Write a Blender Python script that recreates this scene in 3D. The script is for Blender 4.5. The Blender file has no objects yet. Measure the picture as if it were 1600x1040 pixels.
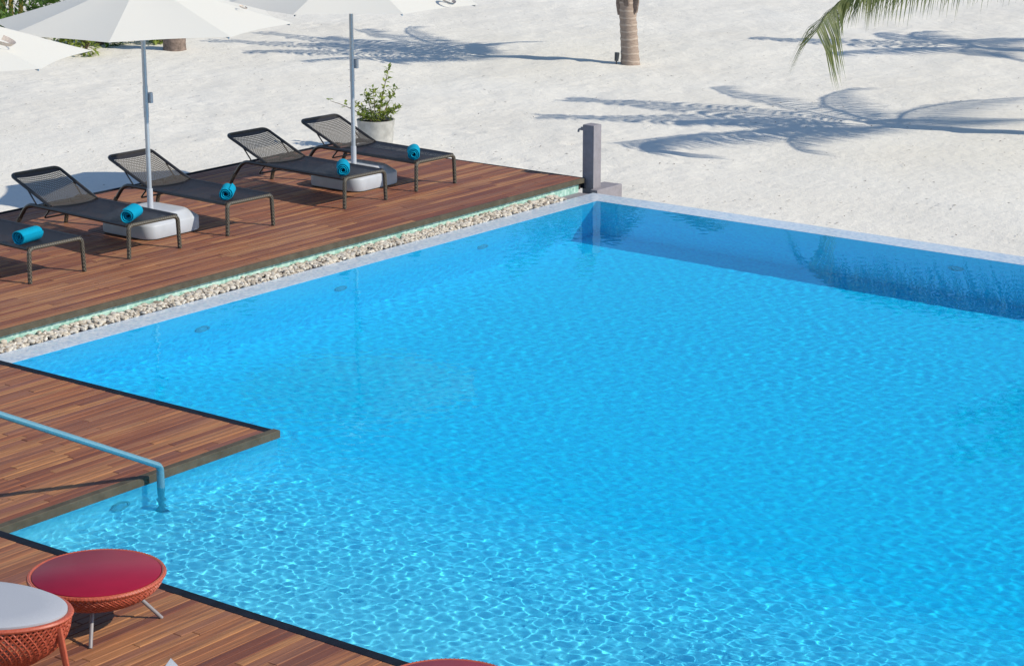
import bpy, math, random
import numpy as np
from mathutils import Vector, Matrix

SC = bpy.context.scene
COL = SC.collection
R = math.radians
PI = math.pi

# ------------------------------------------------------------------ camera, sky, sun, exposure
FPX = 3412.0                                   # focal length in pixels of a 1600 px wide frame
PITCH = math.atan(920.0 / FPX)
YAW = R(37.5)
cam_data = bpy.data.cameras.new('camera')
cam = bpy.data.objects.new('camera', cam_data)
COL.objects.link(cam)
SC.camera = cam
cam.location = (0, 0, 5.0)
cam.rotation_euler = (PI / 2 - PITCH, 0, YAW - PI / 2)
cam_data.sensor_width = 36
cam_data.lens = 36 * FPX / 1600
cam_data.clip_end = 4000

SUN_EL = R(37.5)
SUN_AZ = Vector((0.25, -0.97)).normalized()    # horizontal direction towards the sun
SUN_DIR = Vector((SUN_AZ.x * math.cos(SUN_EL), SUN_AZ.y * math.cos(SUN_EL), math.sin(SUN_EL)))

world = bpy.data.worlds.new('World')
SC.world = world
world.use_nodes = True
wn = world.node_tree
sky = wn.nodes.new('ShaderNodeTexSky')
sky.sky_type = 'NISHITA'
sky.sun_disc = False
sky.sun_elevation = SUN_EL
sky.sun_rotation = math.atan2(SUN_AZ.x, SUN_AZ.y)
wn.links.new(sky.outputs[0], wn.nodes['Background'].inputs[0])
sky.dust_density = 0.0
sky.ozone_density = 3.0
wn.nodes['Background'].inputs[1].default_value = 0.135

sun_data = bpy.data.lights.new('sun', 'SUN')
sun_data.energy = 4.1
sun_data.angle = R(0.5)
sun_data.color = (1.0, 0.935, 0.79)
sun_data.cycles.is_caustics_light = True       # sunlight refracts through the rippled water
sun = bpy.data.objects.new('sun', sun_data)
COL.objects.link(sun)
sun.rotation_euler = SUN_DIR.to_track_quat('Z', 'Y').to_euler()
sun.location = (20, -20, 30)

SC.view_settings.view_transform = 'Standard'
SC.view_settings.look = 'None'
SC.view_settings.exposure = 0.15
SC.view_settings.gamma = 1.0
SC.view_settings.use_curve_mapping = False
SC.cycles.use_denoising = True
SC.cycles.max_bounces = 12
SC.cycles.diffuse_bounces = 6
SC.cycles.transparent_max_bounces = 12

# ------------------------------------------------------------------ mesh helpers
class MB:
    def __init__(self):
        self.v = []
        self.f = []

    def add(self, verts, faces):
        o = len(self.v)
        self.v.extend([tuple(p) for p in verts])
        self.f.extend([tuple(i + o for i in q) for q in faces])
        return self

    def box(self, lo, hi, bevel=0.0):
        x0, y0, z0 = lo
        x1, y1, z1 = hi
        b = bevel
        if b <= 0:
            vs = [(x0, y0, z0), (x1, y0, z0), (x1, y1, z0), (x0, y1, z0), (x0, y0, z1), (x1, y0, z1), (x1, y1, z1), (x0, y1, z1)]
            return self.add(vs, [(3, 2, 1, 0), (4, 5, 6, 7), (0, 1, 5, 4), (1, 2, 6, 5), (2, 3, 7, 6), (3, 0, 4, 7)])
        vs = [(x0, y0, z0), (x1, y0, z0), (x1, y1, z0), (x0, y1, z0),
              (x0, y0, z1 - b), (x1, y0, z1 - b), (x1, y1, z1 - b), (x0, y1, z1 - b),
              (x0 + b, y0 + b, z1), (x1 - b, y0 + b, z1), (x1 - b, y1 - b, z1), (x0 + b, y1 - b, z1)]
        fs = [(3, 2, 1, 0), (8, 9, 10, 11)]
        for k in range(4):
            n = (k + 1) % 4
            fs.append((k, n, 4 + n, 4 + k))
            fs.append((4 + k, 4 + n, 8 + n, 8 + k))
        return self.add(vs, fs)

    def tube(self, pts, rad, n=8, cap=True, flat=1.0):
        pts = [Vector(p) for p in pts]
        m = len(pts)
        if not hasattr(rad, '__len__'):
            rad = [rad] * m
        vs, fs = [], []
        prev = None
        for i, p in enumerate(pts):
            t = (pts[min(i + 1, m - 1)] - pts[max(i - 1, 0)])
            t = t.normalized() if t.length > 1e-9 else Vector((0, 0, 1))
            if prev is None:
                a = Vector((0, 0, 1)) if abs(t.z) < .9 else Vector((1, 0, 0))
                u = t.cross(a).normalized()
            else:
                u = (prev - t * prev.dot(t)).normalized()
            prev = u
            w = t.cross(u)
            for k in range(n):
                c, s = math.cos(2 * PI * k / n), math.sin(2 * PI * k / n)
                vs.append(p + u * c * rad[i] + w * s * rad[i] * flat)
        for i in range(m - 1):
            for k in range(n):
                k2 = (k + 1) % n
                fs.append((i * n + k, i * n + k2, (i + 1) * n + k2, (i + 1) * n + k))
        if cap:
            fs.append(tuple(range(n - 1, -1, -1)))
            fs.append(tuple((m - 1) * n + k for k in range(n)))
        return self.add(vs, fs)

    def lathe(self, prof, n=32, c=(0, 0, 0), cap_top=False, cap_bot=False):
        vs, fs = [], []
        for r, z in prof:
            for k in range(n):
                a = 2 * PI * k / n
                vs.append((c[0] + r * math.cos(a), c[1] + r * math.sin(a), c[2] + z))
        for i in range(len(prof) - 1):
            for k in range(n):
                k2 = (k + 1) % n
                fs.append((i * n + k, i * n + k2, (i + 1) * n + k2, (i + 1) * n + k))
        if cap_bot:
            fs.append(tuple(range(n - 1, -1, -1)))
        if cap_top:
            fs.append(tuple((len(prof) - 1) * n + k for k in range(n)))
        return self.add(vs, fs)

    def mesh(self, name, mat, smooth=False):
        me = bpy.data.meshes.new(name)
        me.from_pydata(self.v, [], self.f)
        if mat:
            me.materials.append(mat)
        if smooth:
            me.shade_smooth()
            try:
                me.set_sharp_from_angle(angle=R(40))
            except Exception:
                pass
        me.update()
        return me

    def build(self, name, mat, parent=None, smooth=False, loc=None):
        return obj(name, self.mesh(name, mat, smooth), parent, loc)


def obj(name, me, parent=None, loc=None):
    o = bpy.data.objects.new(name, me)
    COL.objects.link(o)
    if parent:
        o.parent = parent
    if loc:
        o.location = loc
    return o


def tag(o, label=None, cat=None, group=None, kind=None):
    if label:
        o['label'] = label
    if cat:
        o['category'] = cat
    if group:
        o['group'] = group
    if kind:
        o['kind'] = kind
    return o


def empty(name, loc, rz=0.0):
    o = bpy.data.objects.new(name, None)
    COL.objects.link(o)
    o.location = loc
    o.rotation_euler = (0, 0, rz)
    o.empty_display_size = .1
    return o


def copy_tree(o, parent=None):
    c = o.copy()
    COL.objects.link(c)
    c.parent = parent
    for ch in list(o.children):
        copy_tree(ch, c)
    return c


def grid_mesh(name, X, Y, Z, mat, keep=None, smooth=True):
    nx, ny = X.shape
    v = np.stack([X, Y, Z], -1).reshape(-1, 3).astype(np.float32)
    i = np.arange(nx - 1)[:, None] * ny + np.arange(ny - 1)[None]
    f = np.stack([i, i + ny, i + ny + 1, i + 1], -1)
    f = f[keep] if keep is not None else f.reshape(-1, 4)
    f = f.reshape(-1, 4).astype(np.int32)
    me = bpy.data.meshes.new(name)
    me.vertices.add(len(v))
    me.vertices.foreach_set('co', v.ravel())
    me.loops.add(f.size)
    me.loops.foreach_set('vertex_index', f.ravel())
    me.polygons.add(len(f))
    me.polygons.foreach_set('loop_start', np.arange(0, f.size, 4, dtype=np.int32))
    me.update(calc_edges=True)
    me.validate()
    if smooth:
        me.shade_smooth()
    me.materials.append(mat)
    return me


# ------------------------------------------------------------------ material helpers
class NT:
    def __init__(self, name):
        self.m = bpy.data.materials.new(name)
        self.m.use_nodes = True
        self.t = self.m.node_tree
        self.p = self.t.nodes['Principled BSDF']
        self.out = self.t.nodes['Material Output']

    def n(self, typ, **kw):
        nd = self.t.nodes.new('ShaderNode' + typ)
        for k, v in kw.items():
            if k.startswith('_'):
                setattr(nd, k[1:], v)
            else:
                key = k.replace('__', ' ')
                nd.inputs[key].default_value = v
        return nd

    def l(self, a, b):
        self.t.links.new(a, b)

    def ramp(self, fac, stops, interp='LINEAR'):
        r = self.t.nodes.new('ShaderNodeValToRGB')
        r.color_ramp.interpolation = interp
        e = r.color_ramp.elements
        while len(e) < len(stops):
            e.new(.5)
        for k, (pos, c) in enumerate(stops):
            e[k].position = pos
            e[k].color = (*c, 1) if len(c) == 3 else c
        self.l(fac, r.inputs[0])
        return r.outputs[0]

    def mix(self, fac, a, b, typ='MIX'):
        m = self.t.nodes.new('ShaderNodeMix')
        m.data_type = 'RGBA'
        m.blend_type = typ
        for s, val in ((m.inputs[0], fac), (m.inputs[6], a), (m.inputs[7], b)):
            if hasattr(val, 'links') or isinstance(val, bpy.types.NodeSocket):
                self.l(val, s)
            elif isinstance(val, (int, float)):
                s.default_value = val
            else:
                s.default_value = (*val, 1)
        return m.outputs[2]

    def math(self, op, a, b=0.0):
        m = self.t.nodes.new('ShaderNodeMath')
        m.operation = op
        for s, val in ((m.inputs[0], a), (m.inputs[1], b)):
            if isinstance(val, bpy.types.NodeSocket):
                self.l(val, s)
            else:
                s.default_value = val
        return m.outputs[0]

    def coord(self, which='Object', scale=(1, 1, 1)):
        tc = self.t.nodes.new('ShaderNodeTexCoord')
        mp = self.t.nodes.new('ShaderNodeMapping')
        mp.inputs['Scale'].default_value = scale
        self.l(tc.outputs[which], mp.inputs[0])
        return mp.outputs[0]

    def wpos(self, scale=(1, 1, 1)):
        g = self.t.nodes.new('ShaderNodeNewGeometry')
        mp = self.t.nodes.new('ShaderNodeMapping')
        mp.inputs['Scale'].default_value = scale
        self.l(g.outputs['Position'], mp.inputs[0])
        return mp.outputs[0]

    def noise(self, vec, scale, detail=4, rough=.55, w=None):
        nd = self.t.nodes.new('ShaderNodeTexNoise')
        nd.inputs['Scale'].default_value = scale
        nd.inputs['Detail'].default_value = detail
        nd.inputs['Roughness'].default_value = rough
        if w is not None:
            nd.noise_dimensions = '4D'
            self.l(w, nd.inputs['W'])
        self.l(vec, nd.inputs['Vector'])
        return nd.outputs[0]

    def bump(self, h, strength=.3, dist=.01):
        b = self.t.nodes.new('ShaderNodeBump')
        b.inputs['Strength'].default_value = strength
        b.inputs['Distance'].default_value = dist
        self.l(h, b.inputs['Height'])
        self.l(b.outputs[0], self.p.inputs['Normal'])

    def set(self, color=None, rough=None, metal=None, spec=None):
        for key, val in (('Base Color', color), ('Roughness', rough), ('Metallic', metal), ('Specular IOR Level', spec)):
            if val is None:
                continue
            if isinstance(val, bpy.types.NodeSocket):
                self.l(val, self.p.inputs[key])
            elif isinstance(val, (int, float)):
                self.p.inputs[key].default_value = val
            else:
                self.p.inputs[key].default_value = (*val, 1)
        return self


def simple(name, c, rough=.6, metal=0.0, var=.12, scale=30, bump=0.0, spec=.5):
    t = NT(name)
    nz = t.noise(t.coord(), scale, 4)
    lo = tuple(x * (1 - var) for x in c)
    hi = tuple(min(1, x * (1 + var)) for x in c)
    t.set(t.ramp(nz, [(.3, lo), (.7, hi)]), rough, metal, spec)
    if bump:
        t.bump(nz, bump, .004)
    return t.m


def wood(name, tones, dark):
    t = NT(name)
    oi = t.n('ObjectInfo')
    rnd = oi.outputs['Random']
    w = t.math('MULTIPLY', rnd, 50.0)
    base = t.ramp(rnd, tones)
    streak = t.noise(t.wpos((1.6, 42, 1)), 1.0, 5, .6, w)
    fine = t.noise(t.wpos((9, 240, 1)), 1.0, 3, .6, w)
    c = t.mix(t.ramp(streak, [(.34, (1, 1, 1)), (.66, (0, 0, 0))]), base, dark, 'MIX')
    c = t.mix(.75, base, c)
    c = t.mix(t.math('MULTIPLY', fine, .35), c, (.03, .018, .018), 'MIX')
    patch = t.noise(t.wpos((1, 1, 1)), .9, 3)
    c = t.mix(t.ramp(patch, [(.45, (0, 0, 0)), (.8, (.2, .2, .2))]), c, (.3, .19, .14))
    t.set(c, t.ramp(streak, [(.3, (.5,) * 3), (.7, (.7,) * 3)]), 0, .18)
    t.bump(fine, .35, .002)
    return t.m


M = {}
M['wood_upper'] = wood('reddish_hardwood', [(0, (.23, .08, .052)), (.3, (.33, .125, .065)), (.55, (.41, .17, .08)), (.8, (.54, .26, .115)), (1, (.29, .12, .085))], (.105, .042, .036))
M['wood_lower'] = wood('brown_hardwood', [(0, (.23, .075, .045)), (.25, (.35, .125, .06)), (.5, (.46, .185, .078)), (.75, (.55, .25, .1)), (1, (.31, .12, .08))], (.12, .045, .034))
M['fascia'] = simple('olive_grey_fascia', (.082, .07, .05), .7, 0, .25, 9, 0, .2)
M['dark_trim'] = simple('blue_black_edge_trim', (.009, .012, .02), .7, 0, .3, 12, 0, .12)
M['under'] = simple('deck_underside', (.03, .022, .02), .9)
M['bronze_tube'] = simple('dark_bronze_tube', (.026, .023, .023), .38, 0, .25, 60)
M['net'] = simple('dark_bronze_net', (.085, .074, .064), .6, 0, .2, 80, 0, .25)
M['seat_net'] = simple('dark_seat_net', (.02, .02, .028), .55, 0, .2, 80, 0, .25)
M['white_fabric'] = None
M['pole'] = simple('pale_aluminium', (.46, .49, .54), .35, .35, .06, 20)
M['base'] = simple('pale_grey_plastic', (.43, .45, .5), .5, 0, .06, 8)
M['strap'] = simple('beige_strap', (.6, .5, .43), .8, 0, .15, 50)
M['concrete'] = simple('grey_render', (.24, .22, .24), .8, 0, .1, 14, .15)
M['steel'] = simple('brushed_steel', (.2, .4, .47), .42, .6, .08, 40)  # teal of reflected sky and pool is mixed into this base colour
M['grey_leg'] = simple('grey_painted_steel', (.24, .22, .23), .45, 0, .08, 40)
M['crimson'] = simple('crimson_gloss_top', (.27, .009, .032), .4, 0, .06, 6, 0, .18)
M['grey_cushion'] = simple('grey_cushion_cloth', (.36, .37, .41), .85, 0, .06, 160, .15)
M['planter'] = simple('white_concrete_planter', (.4, .39, .37), .85, 0, .22, 9, .3)
M['soil'] = simple('potting_soil', (.05, .035, .025), .95, 0, .4, 50, .5)
M['stem'] = simple('brown_stem', (.16, .11, .075), .8, 0, .2, 60)
M['dark_lamp'] = simple('dark_garden_lamp', (.035, .04, .05), .5)
M['lens'] = simple('pool_lamp_lens', (.22, .48, .6), .35)
M['lamp_ring'] = simple('pool_lamp_ring', (.2, .4, .48), .5)
M['litter'] = simple('dry_leaf_litter', (.13, .1, .08), .9, 0, .5, 3)

# white parasol cloth lets a little sun through
t = NT('white_parasol_cloth')
wv = t.noise(t.coord('Object', (60, 60, 60)), 6, 2)
t.set(t.ramp(wv, [(.3, (.76, .73, .665)), (.7, (.8, .77, .705))]), .85, 0, .2)
tr = t.n('BsdfTranslucent')
tr.inputs[0].default_value = (.78, .75, .68, 1)
mxs = t.n('MixShader')
mxs.inputs[0].default_value = .22
t.l(t.p.outputs[0], mxs.inputs[1])
t.l(tr.outputs[0], mxs.inputs[2])
t.l(mxs.outputs[0], t.out.inputs[0])
M['white_fabric'] = t.m

# woven legs of the loungers
t = NT('woven_bronze_strand')
ch = t.n('TexChecker')
ch.inputs['Scale'].default_value = 1.0
t.l(t.coord('Object', (75, 75, 55)), ch.inputs['Vector'])
t.set(t.mix(ch.outputs['Fac'], (.025, .021, .017), (.125, .105, .078)), .55)
M['woven'] = t.m

# coral woven strand
t = NT('coral_woven_strand')
nz = t.noise(t.coord('Object', (1, 1, 1)), 90, 3)
t.set(t.ramp(nz, [(.3, (.36, .06, .03)), (.7, (.5, .115, .06))]), .45)
M['coral'] = t.m

# turquoise towel
t = NT('turquoise_terry')
nz = t.noise(t.coord(), 150, 3)
base = t.ramp(nz, [(.3, (.0, .21, .36)), (.7, (.005, .31, .48))])
t.set(base, .95, 0, .1)
t.bump(nz, .6, .006)
M['towel'] = t.m


def leaf_mat(name, a, b):
    t = NT(name)
    oi = t.noise(t.wpos((1, 1, 1)), 7, 2)
    t.set(t.ramp(oi, [(.3, a), (.7, b)]), .5, 0, .35)
    tr = t.n('BsdfTranslucent')
    t.l(t.ramp(oi, [(.3, tuple(min(1, x * 1.7) for x in a)), (.7, tuple(min(1, x * 1.7) for x in b))]), tr.inputs[0])
    mx = t.n('MixShader')
    mx.inputs[0].default_value = .3
    t.l(t.p.outputs[0], mx.inputs[1])
    t.l(tr.outputs[0], mx.inputs[2])
    t.l(mx.outputs[0], t.out.inputs[0])
    return t.m


M['leaf'] = leaf_mat('bright_leaf', (.12, .18, .03), (.32, .36, .08))
M['shrub'] = leaf_mat('shrub_leaf', (.035, .085, .015), (.12, .2, .03))
M['palm'] = leaf_mat('palm_leaf', (.05, .085, .02), (.15, .17, .045))
M['rachis'] = simple('palm_rib', (.2, .2, .06), .6)
M['cane'] = simple('yellow_cane', (.5, .36, .07), .5, 0, .3, 10)

# palm trunk
t = NT('palm_bark')
wv = t.n('TexWave', _wave_type='BANDS', _bands_direction='Z')
wv.inputs['Scale'].default_value = 2.6
wv.inputs['Distortion'].default_value = 2.5
wv.inputs['Detail'].default_value = 3
t.l(t.coord(), wv.inputs['Vector'])
nz = t.noise(t.coord('Object', (1, 1, 3)), 14, 5)
c = t.mix(nz, (.22, .16, .13), (.4, .31, .25))
c = t.mix(t.ramp(wv.outputs[0], [(.82, (0, 0, 0)), (.97, (.5, .5, .5))]), c, (.56, .46, .38))
t.set(c, .9)
t.bump(nz, .6, .02)
M['bark'] = t.m
M['boot'] = simple('palm_leaf_base', (.19, .14, .115), .9, 0, .4, 18, .5)

# sand
t = NT('white_coral_sand')
p = t.wpos((1, 1, 1))
a = t.noise(p, .35, 5, .6)
b = t.noise(p, 5.0, 6, .65)
g = t.noise(p, 60.0, 3, .6)
c = t.ramp(a, [(.3, (.7, .655, .585)), (.7, (.765, .725, .66))])
c = t.mix(t.ramp(g, [(.6, (0, 0, 0)), (.8, (.5, .5, .5))]), c, (.42, .39, .35))
fleck = t.noise(t.wpos((1, 1, 1)), 11.0, 4, .7)
c = t.mix(t.ramp(fleck, [(.66, (0, 0, 0)), (.78, (.4, .4, .4))]), c, (.45, .42, .38))
t.set(c, .95, 0, .1)
hsum = t.math('ADD', t.math('MULTIPLY', b, 1.0), t.math('MULTIPLY', g, .12))
t.bump(hsum, .55, .05)
M['sand'] = t.m


def mosaic(name, stops, size=.028, rough=.25, grout=(.6, .63, .68), gamt=.5):
    t = NT(name)
    p = t.wpos((1 / size, 1 / size, 1 / size))
    fl = t.n('VectorMath', _operation='FLOOR')
    t.l(p, fl.inputs[0])
    wn_ = t.n('TexWhiteNoise')
    t.l(fl.outputs[0], wn_.inputs['Vector'])
    c = t.ramp(wn_.outputs[0], stops)
    t.set(c, rough, 0, .4)
    return t, c


t, c = mosaic('lilac_rim_mosaic', [(0, (.4, .48, .6)), (.4, (.5, .57, .66)), (.75, (.6, .64, .7)), (1, (.46, .58, .66))], .03, .22)
M['rim'] = t.m
t, c = mosaic('sea_green_mosaic', [(0, (.22, .4, .34)), (.5, (.34, .53, .46)), (1, (.5, .66, .6))], .03, .25)
M['green_tile'] = t.m

# pool basin: mosaic painted paler where shallow, in place of light absorbed by water
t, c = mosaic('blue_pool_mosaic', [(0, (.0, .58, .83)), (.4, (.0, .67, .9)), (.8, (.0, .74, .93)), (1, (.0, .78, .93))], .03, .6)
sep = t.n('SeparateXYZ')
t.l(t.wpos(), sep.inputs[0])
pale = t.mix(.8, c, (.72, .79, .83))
depth_fade_x = t.n('MapRange')
depth_fade_x.inputs['From Min'].default_value = 12.2
depth_fade_x.inputs['From Max'].default_value = 8.9
t.l(sep.outputs['X'], depth_fade_x.inputs['Value'])
depth_fade_z = t.n('MapRange')
depth_fade_z.inputs['From Min'].default_value = -.75
depth_fade_z.inputs['From Max'].default_value = -.05
t.l(sep.outputs['Z'], depth_fade_z.inputs['Value'])
amt = t.math('MAXIMUM', depth_fade_x.outputs[0], t.math('MULTIPLY', depth_fade_z.outputs[0], .55))  # walls also pale upwards, imitating the shorter light path through water
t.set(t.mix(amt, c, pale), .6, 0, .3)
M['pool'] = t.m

# water: refraction under a Fresnel reflection, clear blue tint
t = NT('pool_water')
t.t.nodes.remove(t.p)
gs = t.n('BsdfGlass')
gs.inputs['Color'].default_value = (.46, .9, .975, 1)
gs.inputs['Roughness'].default_value = 0
gs.inputs['IOR'].default_value = 1.33
t.l(gs.outputs[0], t.out.inputs[0])
M['water'] = t.m

# pebbles
t = NT('cream_pebble')
g_ = t.n('NewGeometry')
t.set(t.ramp(g_.outputs['Random Per Island'], [(0, (.24, .19, .15)), (.25, (.5, .43, .34)), (.7, (.66, .6, .52)), (1, (.42, .39, .36))]), .7)
M['pebble'] = t.m

# ------------------------------------------------------------------ levels and extents (metres; water surface is z = 0)
DECK_U, DECK_L, SAND = .15, .06, -.2
X_NEAR, X_STEP, X_FAR = 8.60, 11.26, 19.85
Y_STEP, Y_LEFT = 10.85, 14.02
Y_END = 0.0


def floor_z(x):
    s = np.clip((np.asarray(x, float) - 9.9) / 4.6, 0, 1)
    return -.48 - 1.07 * s * s * (3 - 2 * s)


# ------------------------------------------------------------------ sand
rng = np.random.default_rng(11)


def axis(parts):
    out = []
    for a_, b_, st_ in parts:
        out.append(np.arange(a_, b_, st_))
    return np.concatenate(out + [[parts[-1][1]]])


xs = axis([(-900, -60, 140), (-60, 8, 8), (8, 19, 1.0), (19, 20.1, .55), (20.1, 24, .05), (24, 44, .1), (44, 80, 3), (80, 900, 150)])
ys = axis([(-900, -60, 140), (-60, 8, 8), (8, 14.3, .45), (14.3, 40, .1), (40, 80, 3), (80, 900, 150)])
X, Y = np.meshgrid(xs, ys, indexing='ij')
Z = np.full(X.shape, SAND)
for k in range(90):
    lam = .35 * 14 ** rng.random()
    th = rng.normal(PI / 2 + .4, .9)
    Z += .0011 * lam ** .7 * np.sin(2 * PI / lam * (X * math.cos(th) + Y * math.sin(th)) + rng.random() * 6.28)
fx, fy = rng.uniform(20.4, 44, 1500), rng.uniform(9, 40, 1500)
for px, py in zip(fx, fy):                      # soft footprints
    i0, i1 = np.searchsorted(xs, (px - .3, px + .3))
    j0, j1 = np.searchsorted(ys, (py - .3, py + .3))
    d2 = (X[i0:i1, j0:j1] - px) ** 2 + (Y[i0:i1, j0:j1] - py) ** 2
    Z[i0:i1, j0:j1] -= .03 * np.exp(-d2 / .009) - .011 * np.exp(-d2 / .035)
for gx, gd in ((20.75, .009), (21.15, .007), (21.7, .01), (22.5, .006)):   # faint drag lines beside the pool
    path = gx + .08 * np.sin(Y * .9 + gx) + .03 * np.sin(Y * 2.7)
    Z -= gd * np.exp(-((X - path) / .055) ** 2) * (Y < 15) * (.5 + .5 * np.sin(Y * 1.3 + gx * 7))
cxm = (X[:-1, :-1] + X[1:, 1:]) / 2
cym = (Y[:-1, :-1] + Y[1:, 1:]) / 2
keep = ~((cxm > 4.2) & (cxm < 20.08) & (cym > -1) & (cym < 14.25))
sand = obj('sand', grid_mesh('sand', X, Y, Z, M['sand'], keep))
tag(sand, 'white coral sand spread round the pool and decks', None, None, 'structure')

# ------------------------------------------------------------------ pool basin
xs = np.linspace(X_NEAR, X_FAR, 90)
ys = np.linspace(Y_END, Y_LEFT, 60)
X, Y = np.meshgrid(xs, ys, indexing='ij')
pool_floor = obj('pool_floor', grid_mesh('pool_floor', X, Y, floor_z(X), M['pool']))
tag(pool_floor, 'blue mosaic floor sloping under the pool water', None, None, 'structure')
wm = MB()


def wall(x0, y0, x1, y1, top=.0, n=24):
    for k in range(n):
        a_, b_ = k / n, (k + 1) / n
        xa, ya, xb, yb = x0 + (x1 - x0) * a_, y0 + (y1 - y0) * a_, x0 + (x1 - x0) * b_, y0 + (y1 - y0) * b_
        wm.add([(xa, ya, -1.62), (xb, yb, -1.62), (xb, yb, top), (xa, ya, top)], [(0, 1, 2, 3)])


wall(X_FAR, Y_LEFT, X_STEP, Y_LEFT)
wall(X_FAR, Y_END, X_FAR, Y_LEFT)
wall(X_STEP, Y_STEP, X_NEAR, Y_STEP, .002)
wall(X_STEP, Y_LEFT, X_STEP, Y_STEP, .002)
wall(X_NEAR, Y_STEP, X_NEAR, Y_END, .002)
wall(X_NEAR, Y_END, X_FAR, Y_END)
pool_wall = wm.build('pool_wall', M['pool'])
tag(pool_wall, 'mosaic side walls of the pool below the waterline', None, None, 'structure')

# water surface with real ripples; they focus the sun into the net of light on the floor
xs = np.concatenate([np.arange(X_NEAR, 12.2, .0085), np.linspace(12.2, X_FAR, 400)])
ys = np.concatenate([np.arange(Y_END, 4.2, .07), np.arange(4.2, Y_STEP, .0085), np.linspace(Y_STEP, Y_LEFT, 165)])
X, Y = np.meshgrid(xs, ys, indexing='ij')
Z = np.zeros(X.shape)
rng = np.random.default_rng(5)
fade = np.clip((12.6 - X) / 2.4, 0, 1) * np.clip((Y_STEP + 1.2 - Y) / 1.2, 0, 1)
for k in range(90):
    lam = .042 * 4.6 ** rng.random()
    th = rng.random() * 2 * PI
    kk = 2 * PI / lam
    amp = .118 / kk ** 2 * (fade if lam < .084 else 1.0) * (1.0 if lam < .115 else .6 - .2 * fade)
    Z += amp * np.sin(kk * (X * math.cos(th) + Y * math.sin(th)) + rng.random() * 6.28)
calm = np.zeros(X.shape)
for k in range(8):
    lam = 3.0 + 5 * rng.random()
    th = rng.random() * 2 * PI
    calm += np.sin(2 * PI / lam * (X * math.cos(th) + Y * math.sin(th)) + rng.random() * 6.28)
mult = np.minimum(4.0, 1.5 / -floor_z(X)) * (1 - .5 * np.clip((X - 10.8) / 3.6, 0, 1))
Z = Z * (1 + .07 * calm) * mult * (1 + .9 * np.clip((Y - 12.4) / 1.4, 0, 1))
cxm = (X[:-1, :-1] + X[1:, 1:]) / 2
cym = (Y[:-1, :-1] + Y[1:, 1:]) / 2
water = obj('water', grid_mesh('water', X, Y, Z, M['water'], ~((cxm < X_STEP) & (cym > Y_STEP))))
tag(water, 'clear blue rippled swimming pool water', None, None, 'structure')
water.cycles.is_caustics_caster = True

# rim
rm = MB()
rm.box((X_FAR + .002, Y_END, -.03), (20.2, Y_LEFT + .3, .0015), .0)
rm.box((X_FAR + .03, Y_END, -.4), (20.19, Y_LEFT + .29, -.031))
far_rim = rm.build('pool_rim', M['rim'])
tag(far_rim, 'pale lilac mosaic overflow edge between pool and sand', None, None, 'structure')
rm = MB()
rm.box((X_STEP, Y_LEFT + .002, -.03), (X_FAR, Y_LEFT + .3, .0015), .0)
left_rim = rm.build('pool_rim', M['rim'])
tag(left_rim, 'pale lilac mosaic edge along the pebble strip', None, None, 'structure')
for o in (pool_floor, pool_wall, far_rim, left_rim):
    o.cycles.is_caustics_receiver = True
tm = MB()
tm.box((X_STEP, 14.5, -.3), (20.16, 14.62, .098))
ts = tm.build('tile_wall', M['green_tile'])
tag(ts, 'sea green mosaic wall under the upper deck edge', None, None, 'structure')
tm = MB()
tm.box((19.55, 14.323, -.25), (20.16, 14.497, -.01))
tag(tm.build('channel_end', M['concrete']), 'bare grey end of the pebble channel', None, None, 'structure')

# pebbles
random.seed(4)
pm = MB()
ico_v = []
for lat, cnt in ((-PI / 2, 1), (-.5, 6), (.45, 6), (PI / 2, 1)):
    for k in range(cnt):
        a_ = 2 * PI * k / cnt + (.5 if lat > 0 else 0)
        ico_v.append(Vector((math.cos(lat) * math.cos(a_), math.cos(lat) * math.sin(a_), math.sin(lat))))
ico_f = [(0, 1 + (k + 1) % 6, 1 + k) for k in range(6)]
for k in range(6):
    ico_f += [(1 + k, 1 + (k + 1) % 6, 7 + k), (1 + (k + 1) % 6, 7 + (k + 1) % 6, 7 + k)]
ico_f += [(7 + k, 7 + (k + 1) % 6, 13) for k in range(6)]
for k in range(2300):
    x = random.uniform(X_STEP, 19.68)
    y = random.uniform(14.33, 14.49)
    s = random.uniform(.013, .029)
    sc = (s * random.uniform(.9, 1.5), s * random.uniform(.8, 1.2), s * random.uniform(.6, .9))
    rot = Matrix.Rotation(random.uniform(0, 6.3), 3, 'Z') @ Matrix.Rotation(random.uniform(-.4, .4), 3, 'X')
    z = random.uniform(-.005, .022) + (y - 14.33) * .14
    pm.add([rot @ Vector((v.x * sc[0], v.y * sc[1], v.z * sc[2])) + Vector((x, y, z)) for v in ico_v], ico_f)
pb = pm.build('pebbles', M['pebble'], smooth=True)
tag(pb, 'cream pebbles filling the channel beside the pool rim', 'pebbles', None, 'stuff')
bm_ = MB()
bm_.box((X_STEP, 14.322, -.25), (19.55, 14.498, -.012))
tag(bm_.build('channel_bed', M['concrete']), 'grey bed under the pebbles', None, None, 'structure')

# ------------------------------------------------------------------ decks, plank by plank
PITCH_P, GAP = .072, .005
plank_cache = {}


def plank_mesh(length, mat, key):
    q = (round(length, 3), key)
    if q not in plank_cache:
        b = MB()
        b.box((0, 0, -.022), (length, PITCH_P - GAP, 0), .003)
        plank_cache[q] = b.mesh('plank', mat)
    return plank_cache[q]


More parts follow.
